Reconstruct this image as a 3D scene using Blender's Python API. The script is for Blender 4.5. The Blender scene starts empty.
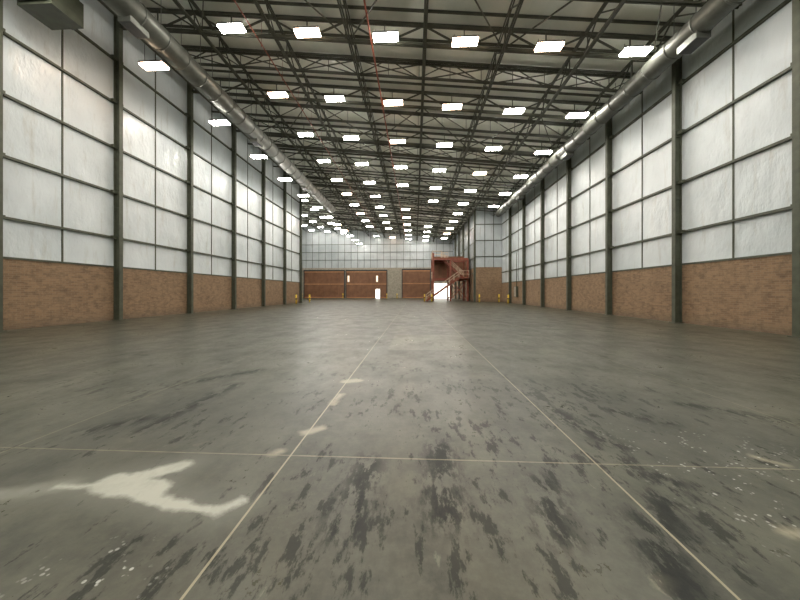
import bpy, math, random
from mathutils import Vector, Matrix
random.seed(4)
CAMH=1.5
# ------------------------------------------------------------ mesh builder
class MB:
    def __init__(s): s.v=[]; s.f=[]; s.m=[]; s.sm=[]
    def hexa(s,P,m=0):
        b=len(s.v); s.v+= [tuple(p) for p in P]
        for q in ((0,3,2,1),(4,5,6,7),(0,1,5,4),(1,2,6,5),(2,3,7,6),(3,0,4,7)):
            s.f.append(tuple(b+i for i in q)); s.m.append(m); s.sm.append(False)
    def box(s,x0,x1,y0,y1,z0,z1,m=0):
        s.hexa([(x0,y0,z0),(x1,y0,z0),(x1,y1,z0),(x0,y1,z0),(x0,y0,z1),(x1,y0,z1),(x1,y1,z1),(x0,y1,z1)],m)
    def beam(s,p,q,w,h=None,m=0):
        h=h or w; p=Vector(p); q=Vector(q); d=(q-p).normalized()
        up=Vector((0,0,1)) if abs(d.z)<.95 else Vector((0,1,0))
        a=d.cross(up).normalized()*w/2; b=a.cross(d).normalized()*h/2
        s.hexa([p-a-b,p+a-b,q+a-b,q-a-b,p-a+b,p+a+b,q+a+b,q-a+b],m)
    def tube(s,p,q,r,n=16,m=0,caps=True,r2=None):
        r2=r if r2 is None else r2
        p=Vector(p); q=Vector(q); d=(q-p).normalized()
        up=Vector((0,0,1)) if abs(d.z)<.95 else Vector((0,1,0))
        a=d.cross(up).normalized(); b=a.cross(d).normalized(); k=len(s.v)
        for c,rr in ((p,r),(q,r2)):
            for i in range(n):
                t=2*math.pi*i/n; s.v.append(tuple(c+a*rr*math.cos(t)+b*rr*math.sin(t)))
        for i in range(n):
            j=(i+1)%n; s.f.append((k+i,k+j,k+n+j,k+n+i)); s.m.append(m); s.sm.append(True)
        if caps:
            s.f.append(tuple(k+i for i in reversed(range(n)))); s.m.append(m); s.sm.append(False)
            s.f.append(tuple(k+n+i for i in range(n))); s.m.append(m); s.sm.append(False)
    def mesh(s,name,mats):
        me=bpy.data.meshes.new(name); me.from_pydata(s.v,[],s.f)
        for mt in mats: me.materials.append(mt)
        me.polygons.foreach_set('material_index',s.m); me.polygons.foreach_set('use_smooth',s.sm); me.update(); return me
    def obj(s,name,mats,loc=(0,0,0),parent=None):
        return place(s.mesh(name,mats),name,loc,parent)
def place(me,name,loc=(0,0,0),parent=None):
    o=bpy.data.objects.new(name,me); o.location=loc; bpy.context.scene.collection.objects.link(o)
    if parent: o.parent=parent
    return o
# ------------------------------------------------------------ node helpers
class NT:
    def __init__(s,name):
        s.mat=bpy.data.materials.new(name); s.mat.use_nodes=True; s.t=s.mat.node_tree
        s.b=s.t.nodes['Principled BSDF']; s.L=s.t.links
    def n(s,ty,**k):
        x=s.t.nodes.new(ty)
        for a,v in k.items(): setattr(x,a,v)
        return x
    def val(s,sock,v):
        if isinstance(v,(int,float)): sock.default_value=v
        elif isinstance(v,(tuple,list)): sock.default_value=v if len(v)==len(sock.default_value) else (*v,1)
        else: s.L.new(v,sock)
    def math(s,op,a,b=0.0,c=None,clamp=False):
        x=s.n('ShaderNodeMath',operation=op,use_clamp=clamp); s.val(x.inputs[0],a); s.val(x.inputs[1],b)
        if c is not None: s.val(x.inputs[2],c)
        return x.outputs[0]
    def obj(s): return s.n('ShaderNodeTexCoord').outputs['Object']
    def mapping(s,vec,sc=(1,1,1),loc=(0,0,0)):
        x=s.n('ShaderNodeMapping'); s.L.new(vec,x.inputs[0]); x.inputs['Scale'].default_value=sc; x.inputs['Location'].default_value=loc; return x.outputs[0]
    def noise(s,vec,scale,detail=4,rough=.55,dist=0):
        x=s.n('ShaderNodeTexNoise'); s.L.new(vec,x.inputs['Vector']); x.inputs['Scale'].default_value=scale
        x.inputs['Detail'].default_value=detail; x.inputs['Roughness'].default_value=rough; x.inputs['Distortion'].default_value=dist
        return x.outputs['Fac']
    def ramp(s,f,a,b,lo=0.0,hi=1.0):
        x=s.n('ShaderNodeMapRange',clamp=True); s.L.new(f,x.inputs[0])
        x.inputs[1].default_value=a; x.inputs[2].default_value=b; x.inputs[3].default_value=lo; x.inputs[4].default_value=hi
        return x.outputs[0]
    def mix(s,f,a,b):
        x=s.n('ShaderNodeMix',data_type='RGBA'); s.val(x.inputs[0],f); s.val(x.inputs[6],a); s.val(x.inputs[7],b); return x.outputs[2]
    def bump(s,h,st=.3,d=.02):
        x=s.n('ShaderNodeBump'); s.L.new(h,x.inputs['Height']); x.inputs['Strength'].default_value=st; x.inputs['Distance'].default_value=d
        s.L.new(x.outputs[0],s.b.inputs['Normal'])
    def set(s,**k):
        for a,v in k.items(): s.val(s.b.inputs[a.replace('_',' ')],v)
        return s.mat
def simple(name,c,rough=.6,metal=0,var=.25,scale=3):
    t=NT(name); f=t.noise(t.obj(),scale,5)
    d=tuple(x*(1-var) for x in c); l=tuple(min(1,x*(1+var)) for x in c)
    return t.set(Base_Color=t.mix(t.ramp(f,.3,.7),d,l),Roughness=rough,Metallic=metal)
def emis(name,c,s):
    t=NT(name); return t.set(Base_Color=c,Emission_Color=c,Emission_Strength=s)

M_steel=simple('steel_paint_olive',(.075,.082,.055),.5)
M_truss=simple('truss_paint',(.052,.053,.036),.6)
M_rust=simple('rust_brown_door',(.19,.088,.042),.6,scale=1)
M_rust2=simple('orange_brown_beam',(.40,.20,.09),.6)
M_red=simple('red_oxide_steel',(.24,.065,.035),.5)
M_cream=simple('pale_handrail_paint',(.62,.48,.34),.5)
M_yellow=simple('safety_yellow',(.75,.5,.04),.5)
M_galv=simple('galvanised_duct',(.13,.135,.115),.45,.5,scale=2)
M_dark=simple('dark_housing',(.03,.03,.028),.5)
M_pier=simple('grey_pier',(.33,.30,.24),.8)
M_day=emis('daylight_glazing',(1,.96,.86),3)
M_glass=emis('door_window_pane',(1,.9,.7),.9)
M_cool=emis('lamp_white',(1,.96,.88),62)
M_warm=emis('lamp_warm',(1,.72,.52),36)

def panel_mat(name,k):
    t=NT(name); o=t.obj(); K=lambda c:tuple(x*k for x in c)
    big=t.noise(o,.22,3); st=t.noise(t.mapping(o,(2.5,2.5,.35)),1.2,6,.65)
    c=t.mix(t.ramp(big,.35,.65),K((.58,.635,.65)),K((.76,.81,.825)))
    c=t.mix(t.ramp(st,.56,.78,0,.55),c,K((.42,.40,.33)))
    c=t.mix(t.ramp(t.noise(o,.7,6,.7),.58,.78,0,.25),c,K((.38,.40,.39)))
    t.bump(t.noise(t.mapping(o,(1,1,.5)),1.6,4,.55),.7,.12)
    return t.set(Base_Color=c,Roughness=.24)
M_panel=panel_mat('vinyl_insulation_panel',1.0); M_panel2=panel_mat('grey_insulation_panel',.66)
def deck_mat():
    t=NT('roof_deck'); o=t.obj()
    c=t.mix(t.ramp(t.noise(o,.5,5),.3,.7),(.60,.62,.54),(.82,.83,.74))
    return t.set(Base_Color=c,Roughness=.7)
M_deck=deck_mat()
def brick_mat(name,axis):
    t=NT(name); o=t.obj(); sp=t.n('ShaderNodeSeparateXYZ'); t.L.new(o,sp.inputs[0])
    cb=t.n('ShaderNodeCombineXYZ'); t.L.new(sp.outputs['Y' if axis=='x' else 'X'],cb.inputs[0]); t.L.new(sp.outputs['Z'],cb.inputs[1])
    b=t.n('ShaderNodeTexBrick'); t.L.new(cb.outputs[0],b.inputs['Vector'])
    b.inputs['Scale'].default_value=1; b.inputs['Brick Width'].default_value=.24; b.inputs['Row Height'].default_value=.08
    b.inputs['Mortar Size'].default_value=.008; b.inputs['Color1'].default_value=(.29,.18,.10,1); b.inputs['Color2'].default_value=(.165,.098,.055,1)
    b.inputs['Mortar'].default_value=(.27,.205,.135,1); b.inputs['Bias'].default_value=-.1
    c=t.mix(t.ramp(t.noise(o,1.1,6,.7),.4,.65,0,.5),b.outputs[0],(.33,.222,.132))
    c=t.mix(t.ramp(t.noise(o,3.2,7,.75),.5,.66,0,.6),c,(.105,.070,.043))
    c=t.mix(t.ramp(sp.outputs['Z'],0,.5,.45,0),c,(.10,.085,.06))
    t.bump(b.outputs['Fac'],-.4,.01)
    return t.set(Base_Color=c,Roughness=.85)
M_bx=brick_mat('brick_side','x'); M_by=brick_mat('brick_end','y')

def floor_mat():
    t=NT('stained_concrete'); o=t.obj(); sp=t.n('ShaderNodeSeparateXYZ'); t.L.new(o,sp.inputs[0]); X,Y=sp.outputs[0],sp.outputs[1]
    big=t.noise(o,.4,5,.6); mid=t.noise(t.mapping(o,(1,.7,1)),1.3,8,.72); fine=t.noise(o,14,6,.7)
    c=t.mix(t.ramp(big,.35,.65),(.060,.061,.043),(.102,.100,.071))
    c=t.mix(t.ramp(mid,.42,.62,0,.8),c,(.032,.034,.024))
    c=t.mix(t.ramp(fine,.45,.75,0,.35),c,(.15,.145,.105))
    def band(v,a,b,s=.01):
        return t.math('MULTIPLY',t.ramp(v,a-s,a+s),t.ramp(v,b-s,b+s,1,0))
    patch=t.math('MULTIPLY',band(X,-.7,1.55),band(Y,7.8,10.6))
    c=t.mix(t.math('MULTIPLY',patch,.3),c,(.24,.225,.17))
    sc=t.noise(t.mapping(o,(4.6,1.6,1),(3,1,0)),1.8,12,.72)
    scb=t.noise(t.mapping(o,(1.2,.8,1),(5,7,0)),.9,3,.5)
    zone=t.math('MULTIPLY',band(X,-1.2,3.0,1.5),band(Y,1.0,5,2.2))
    thr=t.math('ADD',sc,t.math('ADD',t.math('MULTIPLY',zone,.06),t.math('MULTIPLY',t.math('SUBTRACT',scb,.5),.4)))
    near=t.ramp(Y,3,10,1,.3)
    scf=t.math('MULTIPLY',t.math('MULTIPLY',t.ramp(thr,.585,.635),.72),near)
    c=t.mix(scf,c,(.009,.011,.009))
    sc2=t.noise(t.mapping(o,(3,1.2,1),(9,4,2)),2.2,8,.75)
    c=t.mix(t.math('MULTIPLY',t.ramp(sc2,.65,.70),.4),c,(.22,.215,.16))
    sc3=t.noise(t.mapping(o,(1,1,1),(2,14,2)),3.1,8,.7)
    c=t.mix(t.math('MULTIPLY',t.ramp(sc3,.66,.71),.35),c,(.18,.155,.10))
    nz=t.n('ShaderNodeTexNoise'); t.L.new(o,nz.inputs['Vector']); nz.inputs['Scale'].default_value=3.6; nz.inputs['Detail'].default_value=8; nz.inputs['Roughness'].default_value=.64
    vs=t.n('ShaderNodeVectorMath',operation='SUBTRACT'); t.L.new(nz.outputs['Color'],vs.inputs[0]); vs.inputs[1].default_value=(.5,.5,.5)
    vm=t.n('ShaderNodeVectorMath',operation='MULTIPLY_ADD'); t.L.new(vs.outputs[0],vm.inputs[0]); vm.inputs[1].default_value=(.2,.2,0); t.L.new(o,vm.inputs[2])
    s2=t.n('ShaderNodeSeparateXYZ'); t.L.new(vm.outputs[0],s2.inputs[0]); DX,DY=s2.outputs[0],s2.outputs[1]
    def cap(a,b,r):
        dx,dy=b[0]-a[0],b[1]-a[1]; l2=dx*dx+dy*dy+1e-9
        px=t.math('SUBTRACT',DX,a[0]); py=t.math('SUBTRACT',DY,a[1])
        h=t.math('ADD',t.math('MULTIPLY',px,dx/l2),t.math('MULTIPLY',py,dy/l2),clamp=True)
        ex=t.math('SUBTRACT',px,t.math('MULTIPLY',h,dx)); ey=t.math('SUBTRACT',py,t.math('MULTIPLY',h,dy))
        d=t.math('SQRT',t.math('ADD',t.math('MULTIPLY',ex,ex),t.math('MULTIPLY',ey,ey)))
        return t.math('SUBTRACT',d,r)
    def union(segs,k=.06):
        r=None
        for sgm in segs:
            d=cap(*sgm); r=d if r is None else t.math('SMOOTH_MIN',r,d,k)
        return r
    spill=union([((-2.75,2.18),(-2.4,2.2),.035),((-2.4,2.24),(-1.98,2.16),.12),
        ((-2.25,2.32),(-2.02,2.48),.09),((-1.98,2.12),(-1.66,2.03),.065),((-1.66,2.03),(-1.36,1.99),.05),((-1.36,1.99),(-1.24,2.1),.045)])
    faint=cap((-3.3,1.98),(-2.7,2.2),.05)
    c=t.mix(t.math('MULTIPLY',t.ramp(faint,-.02,.08,.6,0),t.ramp(mid,.35,.55,.3,1)),c,(.34,.34,.29))
    spf=t.math('MULTIPLY',t.ramp(spill,-.035,.015,.9,0),t.ramp(mid,.35,.55,.6,1))
    c=t.mix(t.math('MULTIPLY',t.ramp(spill,.0,.22,.5,0),t.ramp(mid,.4,.6,.3,1)),c,(.22,.22,.18))
    c=t.mix(spf,c,(.46,.46,.39))
    spots=union([((-1.12,5.0),(-1.0,5.05),.11),((-1.11,3.95),(-1.09,4.35),.05),((-1.16,3.15),(-1.05,3.25),.07),((-1.32,2.72),(-1.28,2.76),.045),
        ((2.3,2.0),(2.4,1.98),.045),((3.1,2.9),(3.22,2.78),.04),((1.28,1.6),(1.32,1.62),.03)],.02)
    c=t.mix(t.ramp(spots,-.04,.03,.75,0),c,(.34,.31,.22))
    vz=t.n('ShaderNodeTexVoronoi'); t.L.new(o,vz.inputs['Vector']); vz.inputs['Scale'].default_value=24
    fl=t.noise(t.mapping(o,(1,1,1),(4,4,0)),5,4)
    sz=t.math('MAXIMUM',t.math('MULTIPLY',band(X,-2.0,-1.4,.12),band(Y,1.3,1.68,.1)),t.math('MULTIPLY',band(X,2.0,3.4,.3),band(Y,1.9,3.4,.3)))
    c=t.mix(t.math('MULTIPLY',t.ramp(vz.outputs['Distance'],.2,.3,.9,0),t.math('MULTIPLY',sz,t.ramp(fl,.53,.58))),c,(.50,.50,.46))
    darks=union([((-2.95,3.1),(-2.9,4.7),.05),((1.95,3.0),(1.75,3.9),.08),((2.5,3.9),(2.9,3.6),.06),((1.6,2.0),(2.0,2.5),.08),((-3.6,3.0),(-3.2,3.4),.05),((.2,2.0),(.25,2.9),.09),((-.45,1.9),(-.4,2.6),.09),((1.35,1.6),(1.5,2.0),.08),((.9,1.9),(1.0,2.4),.07),((-3.9,4.6),(-3.0,5.6),.05),((3.6,4.2),(4.4,3.6),.06)])
    dkf=t.math('MULTIPLY',t.ramp(darks,-.04,.14,.85,0),t.ramp(sc,.45,.51))
    c=t.mix(dkf,c,(.009,.011,.009))
    def line(v,p,w): return t.math('LESS_THAN',t.math('ABSOLUTE',t.math('SUBTRACT',v,p)),w)
    def lines(v,p,per,w):
        m=t.math('ABSOLUTE',t.math('SUBTRACT',t.math('FLOORED_MODULO',t.math('SUBTRACT',v,p-per/2),per),per/2))
        return t.math('LESS_THAN',m,w)
    wob=t.ramp(t.noise(o,9,4),.3,.6,.5,1)
    j=t.math('MAXIMUM',line(X,-1.14,.008),line(X,1.58,.008))
    c=t.mix(t.math('MULTIPLY',j,t.math('MULTIPLY',wob,.9)),c,(.46,.41,.29))
    j2=t.math('MAXIMUM',lines(X,-1.14,2.72,.008),lines(Y,2.7,5.13,.008))
    c=t.mix(t.math('MULTIPLY',j2,t.math('MULTIPLY',wob,.7)),c,(.28,.25,.17))
    dk=t.math('MAXIMUM',scf,dkf)
    r=t.ramp(mid,.3,.7,.25,.40)
    r=t.math('ADD',r,t.ramp(fine,.3,.8,-.04,.10))
    r=t.math('ADD',r,t.math('MULTIPLY',dk,.08))
    t.bump(fine,.2,.005)
    return t.set(Base_Color=c,Roughness=r,Specular_IOR_Level=t.math('SUBTRACT',.46,t.math('MULTIPLY',dk,.28)))
M_floor=floor_mat()

# ------------------------------------------------------------ dimensions
XL,XR=-16.0,12.9; XF=-30.0; Y0,YB=-12.0,72.6; YLE=41.4; YA=45.3; XA=9.1
def deckz(x): return CAMH+13.7-.1*x
def chordz(x): return CAMH+12.55-.1*x
BAY=5.13; CY=[15.25+BAY*i for i in range(-5,6)]
CY=[10.55 if abs(y-10.12)<.1 else y for y in CY]
GIRT=[1.5+h for h in (2.9,5.3,7.7,10.1,12.4)]
BR=2.8
f=MB(); f.box(XF,XR+.3,Y0-.3,YB+.3,-.2,0); f.obj('floor',[M_floor])
c=MB()
for x0,x1,y0,y1 in ((XL-.3,XR+.3,Y0-.3,YLE),(XF-.3,XR+.3,YLE,YB+.3)):
    P=[(x0,y0,deckz(x0)),(x1,y0,deckz(x1)),(x1,y1,deckz(x1)),(x0,y1,deckz(x0))]
    c.hexa(P+[(a,b,z+.2) for a,b,z in P])
c.obj('ceiling',[M_deck])
def side_wall(name,x,y0,y1,sgn,brickh=BR,girts=GIRT,pm=None):
    m=MB(); o=x-sgn*.3; top=deckz(x)+.05
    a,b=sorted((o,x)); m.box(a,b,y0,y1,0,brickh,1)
    a,b=sorted((o,x-sgn*.08)); m.box(a,b,y0,y1,brickh,top,0)
    for g in girts:
        if g<top-.3:
            a,b=sorted((x-sgn*.1,x+sgn*.04)); m.box(a,b,y0,y1,g-.05,g+.05,2)
    a,b=sorted((x-sgn*.1,x+sgn*.03)); m.box(a,b,y0,y1,brickh,brickh+.08,2)
    ys=[(CY[i]+CY[i+1])/2 for i in range(len(CY)-1)]+[CY[-1]+BAY*(k+.5) for k in range(6)]
    for s in ys:
        if y0<s<y1:
            a,b=sorted((x-sgn*.1,x-sgn*.05)); m.box(a,b,s-.03,s+.03,brickh,top,2)
    m.obj(name,[pm or M_panel,M_bx,M_steel])
def end_wall(name,y,x0,x1,sgn,brickh=BR,girts=GIRT,step=2.6,basemat=None,pm=None):
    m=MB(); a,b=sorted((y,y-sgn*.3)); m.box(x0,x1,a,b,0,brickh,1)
    a,b=sorted((y-sgn*.08,y-sgn*.3))
    m.hexa([(x0,a,brickh),(x1,a,brickh),(x1,b,brickh),(x0,b,brickh),(x0,a,deckz(x0)),(x1,a,deckz(x1)),(x1,b,deckz(x1)),(x0,b,deckz(x0))],0)
    for g in girts:
        if g>brickh+.2 and g<deckz(x1):
            a,b=sorted((y-sgn*.1,y+sgn*.04)); m.box(x0,x1,a,b,g-.05,g+.05,2)
    x=x0+step
    while x<x1-.3:
        a,b=sorted((y-sgn*.1,y-sgn*.04)); m.box(x-.04,x+.04,a,b,brickh,deckz(x)-.05,2); x+=step
    m.obj(name,[pm or M_panel,basemat or M_by,M_steel])
side_wall('wall_left',XL,Y0,YLE,1)
side_wall('wall_right',XR,Y0,YA+.3,-1)
side_wall('wall_annex',XA,YA+.3,YB,-1,brickh=5.2,pm=M_panel2)
side_wall('wall_far_left',XF,YLE,YB,1)
end_wall('wall_behind',Y0,XL,XR,1)
end_wall('wall_return',YLE,XF,XL-.3,1)
end_wall('wall_annex_front',YA,XA,XR,-1,brickh=5.2,step=1.3,pm=M_panel2)
end_wall('wall_back',YB,XF,XA,-1,brickh=7.4,girts=[9.3,11.2,13.1],step=1.6,basemat=M_pier,pm=M_panel2)

def column(h,sgn):
    m=MB(); d=.32; w=.2
    a,b=sorted((0,sgn*.03)); m.box(a,b,-w/2,w/2,0,h)
    a,b=sorted((sgn*(d-.03),sgn*d)); m.box(a,b,-w/2,w/2,0,h)
    a,b=sorted((sgn*.03,sgn*(d-.03))); m.box(a,b,-.012,.012,0,h)
    a,b=sorted((0,sgn*(d+.06))); m.box(a,b,-.18,.18,0,.03)
    for g in GIRT:
        if g<h-.3:
            a,b=sorted((0,sgn*.16)); m.box(a,b,-.28,.28,g-.07,g+.07)
    for z in (2.0,6.0,9.0):
        a,b=sorted((sgn*.03,sgn*(d-.03))); m.box(a,b,-w/2+.01,w/2-.01,z,z+.02)
    return m
mL=column(deckz(XL)-.25,1).mesh('steel_column_a',[M_steel]); mR=column(deckz(XR)-.25,-1).mesh('steel_column_b',[M_steel])
for y in CY:
    place(mL,'steel_column',(XL+.02,y,0)); place(mR,'steel_column',(XR-.02,y,0))
mA=column(deckz(XA)-.25,-1).mesh('steel_column_c',[M_steel])
for y in (YA+.15,50.5,56,61.5,67): place(mA,'steel_column',(XA-.02,y,0))

def truss(x0,x1,cw=.07,ww=.07):
    m=MB(); n=max(2,round((x1-x0)/1.95)); 
    if n%2: n+=1
    T=lambda x:(x,0,deckz(x)-.16); B=lambda x:(x,0,chordz(x))
    for s in (-.06,.06):
        m.beam((x0,s,deckz(x0)-.14),(x1,s,deckz(x1)-.14),cw,cw*1.7); m.beam((x0,s,chordz(x0)),(x1,s,chordz(x1)),cw,cw*1.7)
    st=(x1-x0)/n
    for i in range(n):
        a=x0+i*st; b=a+st
        m.beam(T(a) if i%2==0 else B(a), B(b) if i%2==0 else T(b),ww)
        m.beam(B(b),T(b),ww*.7)
    return m
TM=truss(XL+.36,XR-.36).mesh('roof_truss',[M_truss]); TF=truss(XF+.1,XR-4.2).mesh('roof_truss_wide',[M_truss])
TS=truss(XL+.1,XR-.1,.045,.045).mesh('roof_truss_light',[M_truss])
for y in CY[1:]: place(TM,'roof_truss',(0,y,0))
for k in range(3,10): place(TS,'roof_truss',(0,15.25+BAY*(k-3.5)-.2,0))
for k in range(1,6): place(TF,'roof_truss',(0,CY[-1]+BAY*k,0))
LX=[-13.1,-9.15,-5.3,-1.42,2.4,6.35,10.3]
JX=[-15.1,-11.2,-7.25,-3.35,.5,4.4,8.35,11.6]
def joist(y0,y1):
    m=MB(); dz=1.0
    for s in (-.05,.05):
        m.beam((s,y0,0),(s,y1,0),.05,.09); m.beam((s,y0,-dz),(s,y1,-dz),.06,.1)
    n=int((y1-y0)/1.28); st=(y1-y0)/n
    for i in range(n):
        a=y0+i*st; p,q=(0,-dz) if i%2==0 else (-dz,0)
        m.beam((0,a,p),(0,a+st,q),.055)
        if i%4==1: m.beam((0,a+st,-dz),(0,a+st,0),.045)
    return m
JM=joist(Y0+.1,YB-.1).mesh('roof_joist',[M_truss]); JF=joist(YLE+.3,YB-.1).mesh('roof_joist_short',[M_truss]); JS=joist(Y0+.1,YA-.1).mesh('roof_joist_main',[M_truss])
for x in JX: place(JS if x>9 else JM if x>XL else JF,'roof_joist',(x,0,deckz(x)-.2))
for x in (-19,-23,-27): place(JF,'roof_joist',(x,0,deckz(x)-.2))
p=MB(); y=Y0+.9
while y<YB-.5:
    xa=XL if y<YLE else XF; xb=XR if y<YA-.2 else XA
    p.beam((xa+.05,y,deckz(xa)-.06),(xb-.05,y,deckz(xb)-.06),.07,.13); y+=BAY/3
for k in range(1,15):
    ya=15.25+BAY*(k-4)
    for i in range(0,len(JX)-1):
        a,b=JX[i],JX[i+1]
        if (ya>YA-6 and b>9): continue
        if k%2==0:
            p.beam((a,ya+2.5,chordz(a)+.05),(b,ya+2.5,deckz(b)-.2),.05)
            p.beam((a,ya+2.5,deckz(a)-.2),(b,ya+2.5,chordz(b)+.05),.05)
        elif i%2==0: p.beam((a,ya,chordz(a)+.02),(b,ya+BAY,chordz(b)+.02),.05)
        else: p.beam((a,ya+BAY,chordz(a)+.02),(b,ya,chordz(b)+.02),.05)
p.obj('roof_purlins',[M_truss])
s=MB(); 
for x,r in ((-2.2,.045),(-8.2,.03)):
    s.tube((x,Y0+.2,chordz(x)-.12),(x,YB-.2,chordz(x)-.12),r,8)
    y=Y0+2
    while y<YB-2:
        s.beam((x,y,chordz(x)-.1),(x,y,deckz(x)-.1),.015); s.tube((x,y,chordz(x)-.12),(x,y,chordz(x)-.26),.02,6); y+=BAY/2
s.obj('sprinkler_pipe',[M_red])
def duct(x,z,r,y0,y1,grills):
    m=MB(); m.tube((x,y0,z),(x,y1,z),r,24)
    y=y0+.6
    while y<y1: m.tube((x,y-.03,z),(x,y+.03,z),r+.03,24); y+=1.28
    y=y0+1.3
    while y<y1:
        m.beam((x-r,y,z),(x-r,y,deckz(x-r)-.05),.02); m.beam((x+r,y,z),(x+r,y,deckz(x+r)-.05),.02); y+=BAY/2
    for g in grills:
        m.box(x-.28,x+.28,g-.45,g+.45,z-r-.18,z-r+.1,0); m.box(x-.24,x+.24,g-.4,g+.4,z-r-.19,z-r-.17,1)
    return m
duct(-12.35,CAMH+12.25,.55,Y0+1,44,[12.6,22.8,33]).obj('ventilation_duct',[M_galv,M_dark])
duct(11.5,CAMH+10.8,.45,Y0+1,42,[13,23.3,33.5]).obj('ventilation_duct',[M_galv,M_dark])
def heater():
    m=MB(); m.box(-.7,.7,-.55,.55,-.5,.5,0)
    for i in range(7): 
        z=-.4+i*.125; m.hexa([(-.62,-.62,z),(.62,-.62,z),(.62,-.55,z+.05),(-.62,-.55,z+.05),(-.62,-.62,z+.015),(.62,-.62,z+.015),(.62,-.55,z+.065),(-.62,-.55,z+.065)],1)
    m.tube((0,.55,0),(0,.8,0),.32,20,1)
    m.tube((.3,0,.5),(.3,0,1.4),.1,12,0)
    for a in (-.6,.6):
        for b in (-.45,.45): m.beam((a,b,.5),(a,b,3.6),.025,m=1)
    return m
hm=heater().mesh('unit_heater',[M_steel,M_dark])
place(hm,'unit_heater',(-14.4,11.2,CAMH+11.4)); 
# ------------------------------------------------------------ lamps
lm=MB()
def lamp(x,y,z,warm,sxs=(-.5,.5)):
    w,d=.60,.22
    k=1 if not warm else 2
    lm.box(x-w-.02,x+w+.02,y-d-.02,y+d+.02,z,z+.07,0)
    lm.box(x-w,x+w,y-d,y+d,z-.09,z-.002,k)
    for sx in sxs: lm.beam((x+sx,y,z+.07),(x+sx,y,chordz(x+sx)+.05),.015,m=0)
for k in range(-4,12):
    y=14.55+5.07*k
    for i,x in enumerate(LX):
        if y>YA-1 and x>XA-.8: continue
        z=CAMH+12.3-.1*x; yy=y
        if i==0: z=CAMH+11.4; yy=y-.1
        r=random.random()
        if k>3 and r<.08: continue
        warm=(k>=0 and (r>.84 or (k==0 and i in(0,2,4)) or (k==2 and i==3)))
        lamp(x,yy,z,warm,(-.5,.05) if i==0 else (-.5,.5))
    if y>YLE+1:
        for x in (-17,-20.8,-24.6): lamp(x,y,CAMH+12.3-.1*x,False)
lm.obj('high_bay_lights',[M_dark,M_cool,M_warm])

# ------------------------------------------------------------ back wall doors
def bigdoor(w,h,win,wicket=None):
    m=MB(); m.box(-w/2,w/2,-.14,-.02,0,h,0)
    n=max(2,int(w/1.5))
    for i in range(n+1):
        x=-w/2+.06+i*(w-.12)/n; m.box(x-.06,x+.06,-.22,-.14,0,h,0)
    for z in (.15,h*.52,h-.2): m.box(-w/2,w/2,-.24,-.13,z-.12,z+.12,1)
    m.box(-w/2-.2,-w/2,-.25,-.02,0,h+.2,2); m.box(w/2,w/2+.2,-.25,-.02,0,h+.2,2); m.box(-w/2-.2,w/2+.2,-.3,-.02,h,h+.3,2)
    for x in win: m.box(x-.2,x+.2,-.2,-.13,h*.6,h*.6+1.5,3)
    if wicket is not None:
        x=wicket; m.box(x-.5,x+.5,-.27,-.2,0,2.2,4)
        for a in (x-.6,x+.5): m.box(a,a+.1,-.3,-.2,0,2.3,2)
        m.box(x-.6,x+.6,-.3,-.2,2.2,2.3,2)
    return m
DM=[M_rust,M_rust2,M_dark,M_glass,M_day]
bigdoor(9.8,6.6,()).obj('hangar_door',DM,(-22.2,YB,0))
bigdoor(9.8,6.6,(-4.4,2.6),2.8).obj('hangar_door',DM,(-11.8,YB,0))
bigdoor(6.6,6.8,()).obj('hangar_door',DM,(.3,YB,0))
# ------------------------------------------------------------ mezzanine stair tower (open steel)
root=bpy.data.objects.new('mezzanine_stair_tower',None); bpy.context.scene.collection.objects.link(root); root.location=(3.0,49.5,0)
W,D,H1,H2=5.6,4.0,3.6,6.9
m=MB()
for x in (0,W/2,W):
    for y in (0,D): m.box(x-.14,x+.14,y-.14,y+.14,0,H2+ (0 if x>.1 else 1.0))
for h in (H1,H2):
    for y in (0,D): m.beam((0,y,h),(W,y,h),.2,.34)
    for x in (0,W/2,W): m.beam((x,0,h),(x,D,h),.18,.3)
for y in (0,D):
    m.beam((W/2,y,.3),(W,y,H1-.2),.13); m.beam((W/2,y,H1-.2),(W,y,.3),.13)
for x in (0,W): m.beam((x,0,.3),(x,D,H1-.2),.12)
m.obj('frame',[M_red],parent=root)
m=MB(); m.box(2.4,W+.1,-.1,D+.1,H1+.15,H1+.22); m.box(-.1,W+.1,2.0,D+.1,H1+.15,H1+.22); m.box(-.1,2.6,-.1,D+.1,H2+.15,H2+.22); m.obj('deck_plate',[M_rust],parent=root)
m=MB(); m.box(.1,W,D+.05,D+.12,H1+.3,H2+.9,0)
for i in range(7): m.box(.1+i*.9,.18+i*.9,D-.02,D+.05,H1+.3,H2+.9,1)
m.box(W-.02,W+.05,0,D,H1+.3,H2-.1,0)
m.obj('cladding',[M_rust,M_red],parent=root)
def flight(m,xa,za,xb,zb,y0,y1,n=18):
    for y in (y0,y1):
        m.beam((xa,y,za),(xb,y,zb),.06,.3,m=0); m.beam((xa,y,za+1.05),(xb,y,zb+1.05),.07,m=1); m.beam((xa,y,za+.6),(xb,y,zb+.6),.05,m=1)
        for i in range(8):
            t=i/7; x=xa+(xb-xa)*t; z=za+(zb-za)*t; m.beam((x,y,z),(x,y,z+1.05),.05,m=1)
    for i in range(n):
        t=(i+.5)/n; x=xa+(xb-xa)*t; z=za+(zb-za)*t; m.box(x-.15,x+.15,y0,y1,z-.02,z+.02,0)
m=MB(); flight(m,-1.2,.05,W-1.6,H1+.15,-1.4,-.3); m.box(W-1.7,W+.1,-1.45,-.1,H1+.1,H1+.2,0)
flight(m,W-.6,H1+.2,1.4,H2+.2,.5,1.7)
m.obj('stair',[M_red,M_cream],parent=root)
m=MB()
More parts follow.
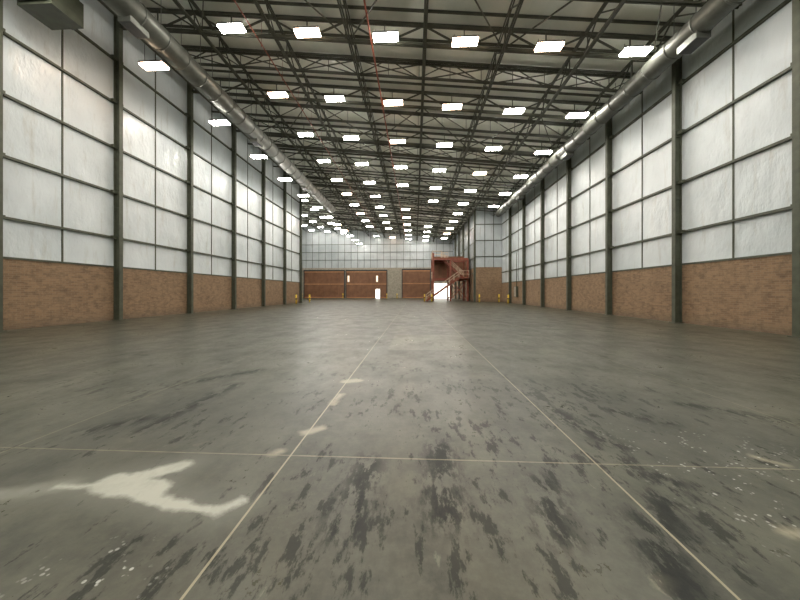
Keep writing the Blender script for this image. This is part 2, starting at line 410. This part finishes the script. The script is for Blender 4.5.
def rail(m,a,b,z):
    a=Vector(a); b=Vector(b); n=max(1,int((b-a).length/.9))
    for zz in (z+.55,z+1.1): m.beam((a.x,a.y,zz),(b.x,b.y,zz),.07)
    for i in range(n+1):
        q=a.lerp(b,i/n); m.beam((q.x,q.y,z),(q.x,q.y,z+1.1),.06)
rail(m,(W-1.6,-1.45),(W+.1,-1.45),H1+.2); rail(m,(W+.1,-1.45),(W+.1,D),H1+.2)
rail(m,(-.1,-.1),(1.4,-.1),H2+.2); rail(m,(-.1,-.1),(-.1,D),H2+.2); rail(m,(-.1,2.0),(-.1,D),H1+.2); rail(m,(1.4,1.8),(2.6,1.8),H2+.2)
m.obj('guard_rail',[M_cream],parent=root)
d=MB(); d.box(-2.2,2.2,-.06,-.02,0,3.6,1)
for x in (-2.35,2.2): d.box(x,x+.15,-.16,-.01,0,3.75,0)
d.box(-2.35,2.35,-.16,-.01,3.6,3.75,0)
for i in range(1,4): d.box(-2.2+i*1.1-.03,-2.2+i*1.1+.03,-.08,-.06,0,3.6,0)
d.obj('door_1',[M_dark,M_day],(6.4,YB,0))
def bollard():
    m=MB(); m.tube((0,0,0),(0,0,1.1),.11,16,0); m.tube((0,0,1.1),(0,0,1.17),.11,16,0,r2=.04)
    m.tube((0,0,.55),(0,0,.7),.113,16,1); m.tube((0,0,0),(0,0,.02),.17,16,1); return m
bm=bollard().mesh('bollard',[M_yellow,M_dark])
for x,y in ((-15.2,42.6),(-26.8,70),(-17.0,70),(-6.6,70),(-4.2,70),(1.5,47.3),(2.6,46.8),(9.4,44.4),(12.2,44.3),(12.2,40),(-15.1,37.5)):
    place(bm,'bollard',(x,y,0))
e=MB(); e.box(-.3,0,-.35,.35,.9,2.2,0); e.box(-.32,-.3,-.3,.3,.95,2.15,1); e.tube((-.12,0,2.2),(-.12,0,6.5),.04,8,0); e.box(-.33,-.31,.18,.22,1.5,1.62,0)
em=e.mesh('electrical_panel',[M_steel,M_pier]); place(em,'electrical_panel',(XR-.001,38.5,0))

w=bpy.data.worlds.new('World'); bpy.context.scene.world=w; w.use_nodes=True
w.node_tree.nodes['Background'].inputs[0].default_value=(.5,.55,.6,1); w.node_tree.nodes['Background'].inputs[1].default_value=.3
cam=bpy.data.cameras.new('camera'); cam.sensor_width=36; cam.lens=13.5; cam.shift_y=-.01; cam.clip_end=300
co=bpy.data.objects.new('camera',cam); bpy.context.scene.collection.objects.link(co)
co.location=(0,0,CAMH); co.rotation_euler=(math.radians(90),0,math.atan(.05)); bpy.context.scene.camera=co
bpy.context.scene.view_settings.view_transform='Standard'
